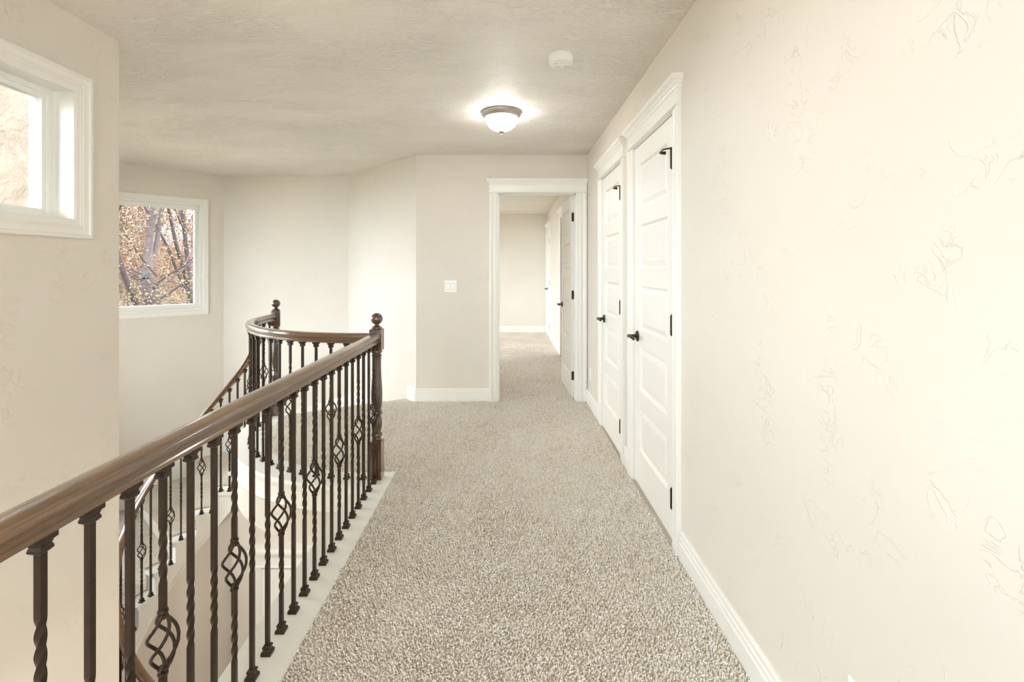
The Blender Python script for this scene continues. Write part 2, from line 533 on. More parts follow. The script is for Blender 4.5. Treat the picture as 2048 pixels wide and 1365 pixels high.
# ------------------------------------------------------------------ door trim
CAS = [(0, 0), (0, 0.010), (0.006, 0.014), (0.010, 0.0145), (0.016, 0.010), (0.022, 0.015), (0.034, 0.017), (0.046, 0.015), (0.052, 0.011), (0.058, 0.018), (0.070, 0.022), (0.082, 0.022), (0.085, 0.019), (0.085, 0)]
def door_trim(name, P, n, s0, s1, depth, w_left=0.085, w_right=0.085, clip=None, ztop=2.045, jamb=True):
    """opening between s0 and s1 along local x; casing + header + jambs"""
    e = frame_empty(name, P, n)
    for side, s, w in ((-1, s0, w_left), (1, s1, w_right)):
        k = w / 0.085
        prof = [(s + side * (0.003 + a * k), d) for a, d in CAS]
        MB().loft([[(x, y, 0.0) for x, y in prof], [(x, y, ztop + 0.004) for x, y in prof]]).build('casing', 'white', e, smooth=25)
    H = [(0.0, 0.020), (0.004, 0.028), (0.012, 0.028), (0.016, 0.019), (0.078, 0.019), (0.082, 0.024), (0.092, 0.026), (0.098, 0.034), (0.108, 0.038), (0.114, 0.046), (0.122, 0.050), (0.136, 0.050)]
    a0, a1 = s0 - w_left - 0.003, s1 + w_right + 0.003
    rings = []
    for h, p in H:
        x0 = a0 - (p - 0.02) * 0.9; x1 = a1 + (p - 0.02) * 0.9
        if clip is not None: x0 = max(x0, clip)
        rings.append([(x0, 0, ztop + 0.004 + h), (x1, 0, ztop + 0.004 + h), (x1, p, ztop + 0.004 + h), (x0, p, ztop + 0.004 + h)])
    MB().loft(rings).build('header', 'white', e)
    if jamb:
        for x0, x1 in ((s0 - 0.012, s0), (s1, s1 + 0.012)):
            MB().box(x0, x1, -depth, 0.004, 0, ztop + 0.012).build('jamb', 'white', e)
        MB().box(s0, s1, -depth, 0.004, ztop, ztop + 0.012).build('head_jamb', 'white', e)
        # stop moulding
        b = MB().box(s0, s0 + 0.01, -0.075, -0.042, 0, ztop).box(s1 - 0.01, s1, -0.075, -0.042, 0, ztop).box(s0, s1, -0.075, -0.042, ztop - 0.01, ztop)
        b.build('door_stop', 'white', e)
    return e

# ------------------------------------------------------------------ doors
def lever_handle(parent, x, z, y, sgn, out):
    """out: +1 towards +y face; sgn: direction the lever points along x"""
    h = empty('door_handle', (x, y, z), 0, parent)
    h.name = 'door_handle'
    yy = lambda d: d * out
    ro = MB().tube([(0, yy(0.0), 0), (0, yy(0.004), 0), (0, yy(0.010), 0)], [0.033, 0.033, 0.026], 24)
    ro.build('rosette', 'bronze', h, smooth=35)
    le = MB().tube([(0, yy(0.008), 0), (0, yy(0.05), 0)], [0.011, 0.010], 14)
    pts = []
    for i in range(9):
        t = i / 8
        pts.append((sgn * (0.115 * t - 0.008), yy(0.052 + 0.004 * math.sin(t * 3.1)), 0.006 * math.sin(t * math.pi) - 0.004 * t))
    le.tube(pts, [0.011, 0.0115, 0.0105, 0.0095, 0.009, 0.009, 0.0085, 0.0085, 0.007], 12)
    le.build('lever', 'bronze', h, smooth=40)
    return h

def door_leaf(e, w, h=2.03, z0=0.012, th=0.035, hinge_low=True, handle_faces=(1,), stop_pin=False, hinge_y=None, swing_x=1):
    """local: hinge edge at x=0 (leaf extends to x=w*swing_x); face y=0, back y=-th"""
    sx = swing_x
    X = lambda a: a * sx
    def bx(b, a0, a1, y0, y1, c0, c1):
        lo, hi = sorted((X(a0), X(a1))); b.box(lo, hi, y0, y1, c0, c1)
    st, tr, br, mr = 0.108, 0.112, 0.205, 0.098
    ph = (h - tr - br - 4 * mr) / 5
    b = MB()
    bx(b, 0, st, -th, 0, z0, z0 + h); b.build('stile', 'door', e)
    b = MB(); bx(b, w - st, w, -th, 0, z0, z0 + h); b.build('stile', 'door', e)
    z = z0
    rails = [(z0, z0 + br)]
    zz = z0 + br
    pans = []
    for i in range(5):
        pans.append((zz, zz + ph)); zz += ph
        hh = mr if i < 4 else tr
        rails.append((zz, zz + hh)); zz += hh
    for r0, r1 in rails:
        b = MB(); bx(b, st, w - st, -th, 0, r0, r1); b.build('rail', 'door', e)
    for p0, p1 in pans:
        b = MB()
        lo, hi = sorted((X(st), X(w - st)))
        def ring(i, d): return (lo + i, hi - i, p0 + i, p1 - i, d)
        b.rect_rings([ring(0, -th + 0.001), ring(0.010, -th + 0.014), ring(0.020, -th + 0.014), ring(0.046, -th + 0.004)], caps=False)
        b.rect_rings([ring(0.0, -0.001), ring(0.010, -0.014), ring(0.020, -0.014), ring(0.046, -0.004)], caps=False)
        n = len(b.v)
        b.f.append((n - 4, n - 3, n - 2, n - 1))
        m = n - 16
        b.f.append((m - 4, m - 3, m - 2, m - 1))
        b.build('panel', 'door', e)
    for zc in (z0 + 0.215, z0 + 1.03, z0 + h - 0.215):
        hg = MB()
        y_ = 0.015 if hinge_y is None else hinge_y
        hg.cyl((X(-0.003), y_, zc - 0.045), (X(-0.003), y_, zc + 0.045), 0.0085, 12)
        hg.cyl((X(-0.003), y_, zc - 0.051), (X(-0.003), y_, zc + 0.051), 0.005, 8)
        if hinge_y is None:
            bx(hg, -0.003, 0.0, -0.03, 0.012, zc - 0.044, zc + 0.044)
        else:
            bx(hg, -0.003, 0.0, -th + 0.002, 0.0, zc - 0.044, zc + 0.044)
        ho = hg.build('hinge', 'bronze', e, smooth=35)
        if stop_pin and zc > 1.5:
            sp = MB()
            sp.tube([(X(-0.003), y_, zc + 0.05), (X(0.03), y_ + 0.03, zc + 0.05), (X(0.075), y_ + 0.03, zc + 0.045)], 0.004, 8)
            sp.tube([(X(0.075), y_ + 0.032, zc + 0.045), (X(0.08), y_ + 0.004, zc + 0.045)], [0.006, 0.009], 10)
            sp.build('hinge_stop', 'bronze', ho, smooth=35)
    for f in handle_faces:
        lever_handle(e, X(w - 0.065), 0.90, 0.0 if f > 0 else -th, -sx, f)

# closet doors on the right wall (room side is -X; local x = +Y)
door_trim('trim_5', (XR, 2.245, 0), (-1, 0), 0.012, 0.728, 0.14)
d1 = frame_empty('door_1', (XR + 0.003, 2.260, 0), (-1, 0))
door_leaf(d1, 0.710, stop_pin=True)
door_trim('trim_6', (XR, 3.275, 0), (-1, 0), 0.012, 0.698, 0.14)
d2 = frame_empty('door_2', (XR + 0.003, 3.290, 0), (-1, 0))
door_leaf(d2, 0.680, stop_pin=True)
for k, (d, lab) in enumerate(((d1, 'white five-panel closet door with bronze lever on the right wall, farther from the bedroom'), (d2, 'white five-panel closet door with bronze lever on the right wall, next to the bedroom doorway'))):
    d['label'] = lab
# backs of the closets
for nm, y0, y1 in (('wall_closet_near', 2.1, 3.12), ('wall_closet_next', 3.14, 4.2)):
    MB().box(XR + 0.75, XR + 0.80, y0, y1, 0, ZC).box(XR + 0.14, XR + 0.75, y0, y0 + 0.02, 0, ZC).box(XR + 0.14, XR + 0.75, y1 - 0.02, y1, 0, ZC).build(nm, 'wall', kind='structure')
    MB().box(XR, XR + 0.8, y0, y1, -0.1, -0.001).build('floor_' + nm[5:], 'carpet', kind='structure')

# bedroom doorway in the back wall (room side -Y; local x = -X)
door_trim('trim_7', (0.685, YB, 0), (0, -1), 0.012, 0.773, 0.12, w_left=0.100, w_right=0.088, clip=-(XR - 0.685) + 0.002)
# door swung into the bedroom: hinge on the right jamb, bedroom side
d3 = empty('door_3', (0.645, YB + 0.124, 0), R(91.6))
d3['kind'] = 'structure'
d3['label'] = 'white five-panel door standing open into the bedroom'
# local +x -> into bedroom; local +y -> -X (visible face)
door_leaf(d3, 0.715, handle_faces=(1, -1), hinge_y=-0.040)
# bedroom right wall: doorway and far closet door
door_trim('trim_8', (BXR, 6.45, 0), (-1, 0), 0.012, 0.758, 0.14)
door_trim('trim_9', (BXR, 8.98, 0), (-1, 0), 0.012, 0.708, 0.14)
d4 = frame_empty('door_4', (BXR + 0.003, 8.995, 0), (-1, 0))
d4['label'] = 'white five-panel door beside the far bedroom wall'
door_leaf(d4, 0.690)

# ------------------------------------------------------------------ windows
WCAS = [(0.0, 0.0), (0.0, 0.016), (0.004, 0.020), (0.016, 0.021), (0.020, 0.015), (0.030, 0.013), (0.044, 0.015), (0.050, 0.011), (0.056, 0.012), (0.060, 0.009), (0.072, 0.010), (0.078, 0.008), (0.078, 0.0)]
def window(name, p0, p1, op, th, jamb_d=0.10, label=None, mullions=()):
    P, u, n, L = wall_basis(p0, p1)
    # local x = n x up = u
    e = frame_empty(name, (P.x, P.y, 0), n)
    if label: e['label'] = label
    a, b_, c, d = op
    rings = [(a - 0.078 + o, b_ + 0.078 - o, c - 0.078 + o, d + 0.078 - o, h) for o, h in WCAS]
    MB().rect_rings(rings, loop=True).build('casing', 'white', e, smooth=25)
    # jamb liner
    t = 0.006
    MB().rect_rings([(a, b_, c, d, 0.006), (a + t, b_ - t, c + t, d - t, 0.006), (a + t, b_ - t, c + t, d - t, -jamb_d), (a, b_, c, d, -jamb_d)], loop=True).build('jamb_liner', 'white', e)
    # vinyl sash, stepped
    y0 = -jamb_d
    S = [(0.0, 0.0), (0.022, 0.0), (0.022, -0.012), (0.040, -0.012), (0.044, -0.030), (0.044, -0.060), (0.0, -0.060)]
    MB().rect_rings([(a + t + o, b_ - t - o, c + t + o, d - t - o, y0 + h) for o, h in S], loop=True).build('sash', 'vinyl', e)
    i = 0.05
    for mx in mullions:
        MB().box(mx - 0.03, mx + 0.03, y0 - 0.055, y0 - 0.005, c + i, d - i).build('mullion', 'vinyl', e)
    xs = [a + i - 0.01] + [x for m in mullions for x in (m - 0.03, m + 0.03)] + [b_ - i + 0.01]
    for k in range(0, len(xs), 2):
        MB().box(xs[k], xs[k + 1], y0 - 0.036, y0 - 0.030, c + i - 0.01, d - i + 0.01).build('pane', 'glass', e)
    # light portal for the sky
    ld = bpy.data.lights.new('portal', 'AREA')
    ld.shape = 'RECTANGLE'; ld.size = b_ - a; ld.size_y = d - c
    ld.cycles.is_portal = True
    lo = bpy.data.objects.new('portal', ld); COL.objects.link(lo)
    c3 = P + u * ((a + b_) / 2) - n * (th + 0.02) + Vector((0, 0, (c + d) / 2))
    lo.location = c3
    lo.rotation_euler = n.to_track_quat('-Z', 'Z').to_euler()
    return e
window('window_1', (XL, YL), (XL, YR), W1, 0.2, 0.085, 'high white-framed window looking onto beige stucco')
window('window_2', T_N1, T_W0, W2, 0.2, 0.05, 'square white-framed window looking onto bare autumn trees')
window('window_3', T_W0, T_W1, W_west, 0.2)
window('window_4', T_W0, T_W1, W_west_lo, 0.2)
window('window_5', T_W1, T_S0, W_sw, 0.2)
window('added_window_6', (XL, YL), (XL, YR), W_left2, 0.2)  # windows from here on are unseen, added to brighten the interior
window('added_window_7', (XL, YL), (XL, YR), W_left_lo, 0.2, mullions=(2.7,))
window('added_window_8', (XL, YR), (XR, YR), W_rear, 0.2, mullions=(1.35,))
window('added_window_9', (XL, YR), (XR, YR), W_rear_lo, 0.2, mullions=(1.35,))
window('added_window_10', (BXL, BYF), (BXL, 5.95), W_bed, 0.15, mullions=(1.9,))

# ------------------------------------------------------------------ railing parts
RAIL_T = 0.909
RAIL_B = RAIL_T - 0.062
RP_HALF = [(0.018, 0.0), (0.0215, 0.003), (0.0215, 0.012), (0.0175, 0.016), (0.0175, 0.019), (0.0205, 0.026), (0.0265, 0.032), (0.0300, 0.036), (0.0312, 0.042), (0.0300, 0.0485), (0.0285, 0.0500), (0.0275, 0.0505), (0.0272, 0.0545), (0.0245, 0.0580), (0.0190, 0.0600), (0.0100, 0.0614)]
RP = RP_HALF + [(0.0, 0.062)] + [(-a, h) for a, h in RP_HALF[::-1]]

HB = 0.00635
def bar(b, z0, z1, twists, h=HB):
    """square bar with twisted stretches (za, zb, turns)"""
    zs = [(z0, 0.0)]
    ang = 0.0
    for za, zb, turns in sorted(twists):
        n = max(8, int(abs(turns) * 20))
        for i in range(n + 1):
            t = i / n
            zs.append((za + (zb - za) * t, ang + turns * 2 * math.pi * t))
        ang += turns * 2 * math.pi
    zs.append((z1, ang))
    rings = []
    for z, a in zs:
        rings.append([(h * 1.414 * math.cos(a + math.pi / 4 + k * math.pi / 2), h * 1.414 * math.sin(a + math.pi / 4 + k * math.pi / 2), z) for k in range(4)])
    b.loft(rings)
def shoe_mesh(name, up=True):
    s = 1 if up else -1
    P = [(0.0165, 0), (0.0165, 0.010), (0.0125, 0.013), (0.0105, 0.019), (0.0125, 0.024), (0.0125, 0.028), (0.0085, 0.032)]
    rings = [[(x, y, s * z) for x, y in ((r, r), (-r, r), (-r, -r), (r, -r))] for r, z in P]
    return MB().loft(rings).mesh(name, 'iron')
def basket_mesh(z0, z1, h=1.0):
    b = MB()
    n = 14
    for k in range(4):
        pts = []
        for i in range(n + 1):
            t = i / n
            r = 0.004 + 0.028 * math.sin(math.pi * t) ** 1.1
            a = k * math.pi / 2 + t * math.pi * 1.15
            pts.append((r * math.cos(a), r * math.sin(a), z0 + (z1 - z0) * t))
        b.tube(pts, 0.0040, 7)
    return b.mesh('basket', 'iron', smooth=60)
def knuckle_mesh(z):
    b = MB()
    for dz in (-0.006, 0.006):
        b.lathe([(0.008, z + dz - 0.005), (0.0112, z + dz - 0.003), (0.0118, z + dz), (0.0112, z + dz + 0.003), (0.008, z + dz + 0.005)], 12)
    return b.mesh('knuckle', 'iron', smooth=50)
def make_set(height):
    """meshes for basket, high-twist and low-twist balusters of one height"""
    off = height - RAIL_B
    s = {}
    b = MB()
    bar(b, 0, 0.355, [(0.135, 0.285, 1.0)])
    bar(b, 0.492, height, [(0.56, 0.70, 1.0)])
    s['bar_b'] = b.mesh('baluster', 'iron', smooth=50)
    b = MB(); bar(b, 0, height, [(0.335, 0.515, 1.25)]); s['bar_t'] = b.mesh('baluster', 'iron', smooth=50)
    b = MB(); bar(b, 0, height, [(0.30, 0.48, 1.25)]); s['bar_u'] = b.mesh('baluster', 'iron', smooth=50)
    s['basket'] = basket_mesh(0.352, 0.495)
    s['k1'] = knuckle_mesh(0.356); s['k2'] = knuckle_mesh(0.491)
    return s
SHOE = shoe_mesh('base_shoe', True)
COLLAR = shoe_mesh('top_collar', False)
SET_A = make_set(RAIL_B)
def baluster(parent, loc, kind, rotz, S, height, collar=True):
    me = S['bar_b'] if kind == 'b' else (S['bar_t'] if kind == 't' else S['bar_u'])
    o = link('baluster', me, parent, loc, rotz)
    link('base_shoe', SHOE, o)
    if collar: link('top_collar', COLLAR, o, (0, 0, height))
    if kind == 'b':
        link('basket', S['basket'], o)
        link('knuckle', S['k1'], o); link('knuckle', S['k2'], o)
    return o

# straight balcony railing
XB = -0.813
br = empty('balcony_railing', (XB, 0, 0.004))
tag(br, 'straight balcony railing of twisted iron balusters under a stained wooden handrail beside the carpeted hall', 'railing')
Y_NEW = 2.985
MB().sweep([(a, RAIL_B - 0.004 + h) for a, h in RP], [(0, YR, 0), (0, -1.0, 0), (0, 0.6, 0), (0, 1.8, 0), (0, Y_NEW - 0.0372, 0)], [(0, 1)] * 5).build('handrail', 'rail', br, smooth=24)
Y0B = 1.528; PIT = 0.0989
for i in range(-41, 15):
    y = Y0B + i * PIT
    if y < YR + 0.05: continue
    k = {2: 'b', 0: 't', 1: 'u'}[i % 3]
    baluster(br, (0, y, 0), k, 0, SET_A, RAIL_B - 0.004)

# newel posts
def newel(name, loc, label, foot=0.0, rot=0.0):
    e = empty(name, loc, rot)
    tag(e, label, 'newel post')
    h = 0.0365
    bb = MB()
    def block(z0, z1, c=0.004):
        rings = []
        for r, z in ((h - c, z0), (h, z0 + c), (h, z1 - c), (h - c, z1)):
            rings.append([(r, r, z), (-r, r, z), (-r, -r, z), (r, -r, z)])
        return MB().loft(rings)
    block(foot, 0.237).build('base_block', 'newel', e)
    block(0.795, 0.930).build('top_block', 'newel', e)
    P = [(0.030, 0.236), (0.032, 0.244), (0.026, 0.250), (0.025, 0.256), (0.034, 0.266), (0.035, 0.274), (0.031, 0.283), (0.0235, 0.290), (0.026, 0.298), (0.032, 0.318), (0.0335, 0.345), (0.031, 0.372), (0.026, 0.388), (0.025, 0.394),
         (0.033, 0.400), (0.0345, 0.408), (0.032, 0.417), (0.026, 0.421), (0.027, 0.430), (0.0315, 0.455), (0.0340, 0.495), (0.0345, 0.530), (0.0325, 0.575), (0.0285, 0.630), (0.0265, 0.690), (0.0265, 0.735), (0.0285, 0.760), (0.0315, 0.764), (0.0315, 0.769), (0.025, 0.772), (0.025, 0.778), (0.033, 0.784), (0.034, 0.791), (0.032, 0.797)]
    MB().lathe(P, 28).build('turned_shaft', 'newel', e, smooth=40)
    F = [(0.030, 0.929), (0.033, 0.933), (0.032, 0.940), (0.022, 0.946), (0.015, 0.952), (0.014, 0.958)]
    for i in range(17):
        a = -1.15 + (math.pi / 2 + 1.15) * i / 16
        F.append((max(0.0365 * math.cos(a), 0.0005), 0.992 + 0.0365 * math.sin(a)))
    MB().lathe(F, 28).build('ball_finial', 'newel', e, smooth=50)
    return e
NEWC = (CC[0] + RC * math.cos(R(173.7)), CC[1] + RC * math.sin(R(173.7)))
newel('newel_post', (XB, Y_NEW, 0.004), 'turned dark wooden newel post with ball top where the straight and curved railings meet')
newel('newel_post', (NEWC[0], NEWC[1], 0.004), 'turned dark wooden newel post with ball top at the head of the stairs', 0.0, R(20))

# curved railing
cr = empty('curved_railing', (CC[0], CC[1], 0.004))
tag(cr, 'curved iron and wood railing sweeping around the landing edge between the two newel posts', 'railing')
aa0, aa1 = 272.3, 176.2
na = 44
path = [(RC * math.cos(R(aa0 + (aa1 - aa0) * i / na)), RC * math.sin(R(aa0 + (aa1 - aa0) * i / na)), 0) for i in range(na + 1)]
tg = [(math.sin(R(aa0 + (aa1 - aa0) * i / na)), -math.cos(R(aa0 + (aa1 - aa0) * i / na))) for i in range(na + 1)]
MB().sweep([(a, RAIL_B - 0.004 + h) for a, h in RP], path, tg).build('handrail', 'rail', cr, smooth=24)
NCB = 19
for i in range(NCB):
    a = 270.3 + (178.6 - 270.3) * i / (NCB - 1)
    baluster(cr, (RC * math.cos(R(a)), RC * math.sin(R(a)), 0), {0: 't', 1: 'u', 2: 'b'}[(i + 0) % 3], R(a), SET_A, RAIL_B - 0.004)

# ------------------------------------------------------------------ staircase
oct_pts = [C_HALL, T_N0, T_N1, T_W0, T_W1, T_S0, (XL, YL)]
def ray_out(phi):
    d = Vector((math.cos(R(phi)), math.sin(R(phi))))
    best = 1.62
    for a, b in zip(oct_pts[:-1], oct_pts[1:]):
        a = Vector(a); b = Vector(b); e = b - a
        den = d.x * e.y - d.y * e.x
        if abs(den) < 1e-9: continue
        w = a - OS
        t = (w.x * e.y - w.y * e.x) / den
        s = (w.x * d.y - w.y * d.x) / den
        if t > 0 and -0.001 <= s <= 1.001:
            best = t if best == 1.62 else min(best, t)
    return best
def pol(phi, r): return (OS.x + r * math.cos(R(phi)), OS.y + r * math.sin(R(phi)))
def wedge(phi0, phi1, r0, inset=0.012):
    n = 6
    inner = [pol(phi0 + (phi1 - phi0) * i / n, r0) for i in range(n + 1)]
    ph = [phi0 + (phi1 - phi0) * i / n for i in range(n + 1)]
    for p in oct_pts:
        a = math.degrees(math.atan2(p[1] - OS.y, p[0] - OS.x)) % 360
        if phi0 + 0.1 < a < phi1 - 0.1: ph.append(a)
    ph.sort()
    outer = [pol(a, ray_out(a) - inset) for a in ph]
    return inner + outer[::-1]
st = empty('staircase', (0, 0, 0))
tag(st, 'winding staircase with carpeted treads and white painted stringer curling down from the landing', 'stairs')
zk = lambda k: -k * RISE
for k in range(1, NST):
    p0 = A0 + (k - 1) * SA; p1 = A0 + k * SA
    rb = MB().prism(arc(OS, RS - 0.028, p0, p1 + 3.6, 6) + arc(OS, RS + 0.105, p0, p1 + 2.6, 6)[::-1], zk(k) - 0.030, zk(k))
    t = MB().prism(wedge(p0, p1 + 2.4, RS + 0.105, 0.014), zk(k) - 0.030, zk(k) + 0.016).build('tread', 'carpet', st)
    rb.build('tread_return', 'white', t)
for k in range(1, NST + 1):
    p0 = A0 + (k - 1) * SA
    top = zk(k - 1) - 0.028; bot = zk(k) if k < NST else ZL
    r1 = ray_out(p0) - 0.014
    q0, q1 = pol(p0, RS - 0.004), pol(p0, r1)
    tv = Vector((-math.sin(R(p0)), math.cos(R(p0))))
    def slab(a, b_, d0, d1, z0, z1):
        return MB().prism([(a[0] + tv.x * d0, a[1] + tv.y * d0), (b_[0] + tv.x * d0, b_[1] + tv.y * d0), (b_[0] + tv.x * d1, b_[1] + tv.y * d1), (a[0] + tv.x * d1, a[1] + tv.y * d1)], z0, z1)
    dd0 = 0.03 if k == 1 else 0.0
    ri = slab(q0, q1, -0.015 + dd0, dd0, bot, top).build('riser', 'white', st)
    slab(pol(p0, RS + 0.105), q1, dd0, dd0 + 0.014, bot + (0.018 if k < NST else 0), top).build('riser_carpet', 'carpet', ri)
# inner stringer with stepped top, and its lower moulding
slope = lambda phi: -(phi - A0) / SA * RISE
b = MB(); bm_ = MB()
ring_in = []; rail_m = []
N4 = 5
for k in range(1, NST):
    rings = []
    for i in range(N4 + 1):
        phi = A0 + (k - 1 + i / N4) * SA
        zt = zk(k) - 0.028; zb = max(slope(phi) - 0.34, ZL)
        rings.append([(*pol(phi, RS - 0.012), zt), (*pol(phi, RS + 0.012), zt), (*pol(phi, RS + 0.012), zb), (*pol(phi, RS - 0.012), zb)])
    b.loft(rings)
b.build('stringer', 'white', st, smooth=30)
path = []; tgs = []
for i in range(70):
    phi = A0 + i / 69 * 16.2 * SA
    path.append((*pol(phi, RS - 0.012), slope(phi) - 0.34)); tgs.append((-math.sin(R(phi)), math.cos(R(phi))))
MB().sweep([(0.0, 0.0), (-0.010, 0.002), (-0.014, 0.010), (-0.010, 0.022), (-0.012, 0.030), (-0.006, 0.040), (0.0, 0.042)], path, tgs).build('stringer_moulding', 'white', st, smooth=40)
# skirt board along the tower walls
rings = []
phs = [A0 + 20 + i * 2.0 for i in range(int((218) / 2.0))]
for p in oct_pts[1:-1]:
    phs.append(math.degrees(math.atan2(p[1] - OS.y, p[0] - OS.x)) % 360)
phs = [a for a in phs if a >= A0 + 20]
phs.sort()
for phi in phs:
    r = ray_out(phi)
    zt = slope(phi) + 0.20; zb = slope(phi) - 0.30
    rings.append([(*pol(phi, r - 0.002), zt), (*pol(phi, r - 0.018), zt - 0.004), (*pol(phi, r - 0.018), zb), (*pol(phi, r - 0.002), zb)])
MB().loft(rings).build('skirt_board', 'white', st, smooth=30)
# plaster wall enclosing the space under the upper flight
b = MB(); rings = []
for i in range(31):
    phi = 79 + i * (205 - 79) / 30
    zt = slope(phi) - 0.3425
    rings.append([(*pol(phi, RS + 0.004), zt), (*pol(phi, RS + 0.05), zt), (*pol(phi, RS + 0.05), ZL), (*pol(phi, RS + 0.004), ZL)])
b.loft(rings)
b.build('wall_understair', 'wall', kind='structure', smooth=30)
# stair railing
sr = empty('stair_railing', (OS.x, OS.y, 0))
tag(sr, 'stair railing of thin iron balusters with dark handrail spiralling down along the white stringer', 'railing')
def rail_z(phi):
    return slope(phi) + 0.80 + 0.062 * 0 - 0.0
path = []; tgs = []
for i in range(91):
    phi = 41.0 + i / 90 * (A0 + 17.4 * SA - 41.0)
    path.append((*(Vector(pol(phi, RS)) - OS), rail_z(phi))); tgs.append((-math.sin(R(phi)), math.cos(R(phi))))
MB().sweep(RP, path, tgs).build('handrail', 'rail', sr, smooth=35)
cnt = 0
sets = {}
for k in range(1, NST):
    for f in (0.25, 0.75):
        phi = A0 + (k - 1 + f) * SA
        if phi < 48: continue
        hh = rail_z(phi) - zk(k)
        key = round(hh, 3)
        if key not in sets: sets[key] = make_set(hh + 0.004)
        p = Vector(pol(phi, RS)) - OS
        baluster(sr, (p.x, p.y, zk(k)), {0: 't', 1: 'b', 2: 'u'}[cnt % 3], R(phi), sets[key], hh)
        cnt += 1

# ------------------------------------------------------------------ lower doorway under the landing
lt = frame_empty('trim_10', (-1.40, 4.30, ZL), (0, -1))
for o in ():
    pass
def lower_door():
    s0, s1, zt = 0.0, 0.80, 1.935
    for side, s in ((-1, s0), (1, s1)):
        prof = [(s + side * (0.003 + a), d) for a, d in CAS]
        MB().loft([[(x, y, 0.0) for x, y in prof], [(x, y, zt) for x, y in prof]]).build('casing', 'white', lt, smooth=25)
    H = [(0.0, 0.020), (0.004, 0.028), (0.012, 0.028), (0.016, 0.019), (0.088, 0.019), (0.094, 0.026), (0.106, 0.028), (0.114, 0.036), (0.128, 0.042), (0.136, 0.050), (0.155, 0.050)]
    rings = []
    for h, p in H:
        x0 = s0 - 0.088 - (p - 0.02); x1 = s1 + 0.088 + (p - 0.02)
        rings.append([(x0, 0, zt + h), (x1, 0, zt + h), (x1, p, zt + h), (x0, p, zt + h)])
    MB().loft(rings).build('header', 'white', lt)
lower_door()
d5 = frame_empty('door_5', (-1.40 - 0.002, 4.298, ZL), (0, -1))
d5['label'] = 'white panelled door on the lower floor seen between the balusters'
e5 = d5
st_, w5, h5 = 0.11, 0.796, 1.92
MB().box(0, w5, 0.001, 0.006, 0.01, h5).build('slab', 'door', d5)
for x0, x1 in ((0, st_), (w5 - st_, w5)):
    MB().box(x0, x1, 0.006, 0.013, 0.01, h5).build('stile', 'door', d5)
zz = 0.01
for i in range(6):
    hh = 0.2 if i == 0 else 0.1
    MB().box(st_, w5 - st_, 0.006, 0.013, zz, min(zz + hh, h5)).build('rail', 'door', d5)
    zz += hh + 0.242
baseboard('baseboard_lower', (XR, 4.30), (-1.29, 4.30), ZL)

# ------------------------------------------------------------------ ceiling light
def ceiling_light(loc, label):
    cl = empty('ceiling_light', loc)
    tag(cl, label, 'ceiling light')
    if 'pan' not in LAMP:
        LAMP['pan'] = MB().lathe([(0.02, 0.0), (0.140, 0.0), (0.141, -0.008), (0.136, -0.022), (0.126, -0.036), (0.118, -0.042), (0.112, -0.040), (0.105, -0.030), (0.02, -0.028)], 48).mesh('pan', 'nickel', 35)
        G = [(0.104, -0.034)]
        for i in range(8):
            a = math.pi / 2 * i / 7
            G.append((max(0.116 * math.cos(a), 0.004), -0.040 - 0.098 * math.sin(a)))
        LAMP['glass_bowl'] = MB().lathe(G, 24).mesh('glass_bowl', 'bowl', 60)
        LAMP['finial'] = MB().lathe([(0.003, -0.132), (0.020, -0.136), (0.021, -0.140), (0.014, -0.147), (0.006, -0.151), (0.004, -0.155), (0.0065, -0.159), (0.0065, -0.163), (0.001, -0.168)], 20).mesh('finial', 'nickel', 45)
    for k in ('pan', 'glass_bowl', 'finial'):
        link(k, LAMP[k], cl)
    return cl
LAMP = {}
ceiling_light((-0.043, 3.43, ZC), 'round flush-mount ceiling lamp with lit white glass bowl near the smoke detector')
ceiling_light((-0.043, 0.55, ZC), 'added unseen flush-mount ceiling lamp brightening the near end of the hall')  # extra lamp out of view, added to brighten the hall
ceiling_light((-0.2, 1.6, -0.385), 'added unseen flush-mount ceiling lamp brightening the lower hall under the balcony').scale = (1.5, 1.5, 1.3)  # added lamp, out of view, to lift the lower walls
ceiling_light((-1.0, 7.3, ZC), 'added unseen flush-mount ceiling lamp brightening the bedroom').scale = (1.7, 1.7, 1.3)  # hidden lamp added and enlarged to light the bedroom
# unseen pendant behind the viewpoint, added to brighten foyer and ceiling
pd = empty('added_pendant', (-1.40, -0.30, ZC))
tag(pd, 'added unseen pendant with wide glass bowl brightening the foyer from over the open well', 'pendant lamp')
MB().lathe([(0.01, 0.0), (0.07, 0.0), (0.07, -0.01), (0.05, -0.03), (0.01, -0.035)], 28).build('canopy', 'nickel', pd, smooth=40)
MB().cyl((0, 0, -0.03), (0, 0, -0.75), 0.009, 10).build('stem', 'nickel', pd, smooth=60)
G = []
for i in range(8):
    a = math.pi / 2 * i / 7
    G.append((max(0.24 * math.cos(a), 0.008), -0.75 - 0.13 * math.sin(a)))
MB().lathe([(0.02, -0.745)] + [(0.24, -0.745)] + G, 20).build('glass_bowl', 'bowl_big', pd, smooth=50)
MB().lathe([(0.236, -0.742), (0.247, -0.742), (0.25, -0.752), (0.243, -0.765), (0.236, -0.742)], 40).build('rim', 'nickel', pd, smooth=40)

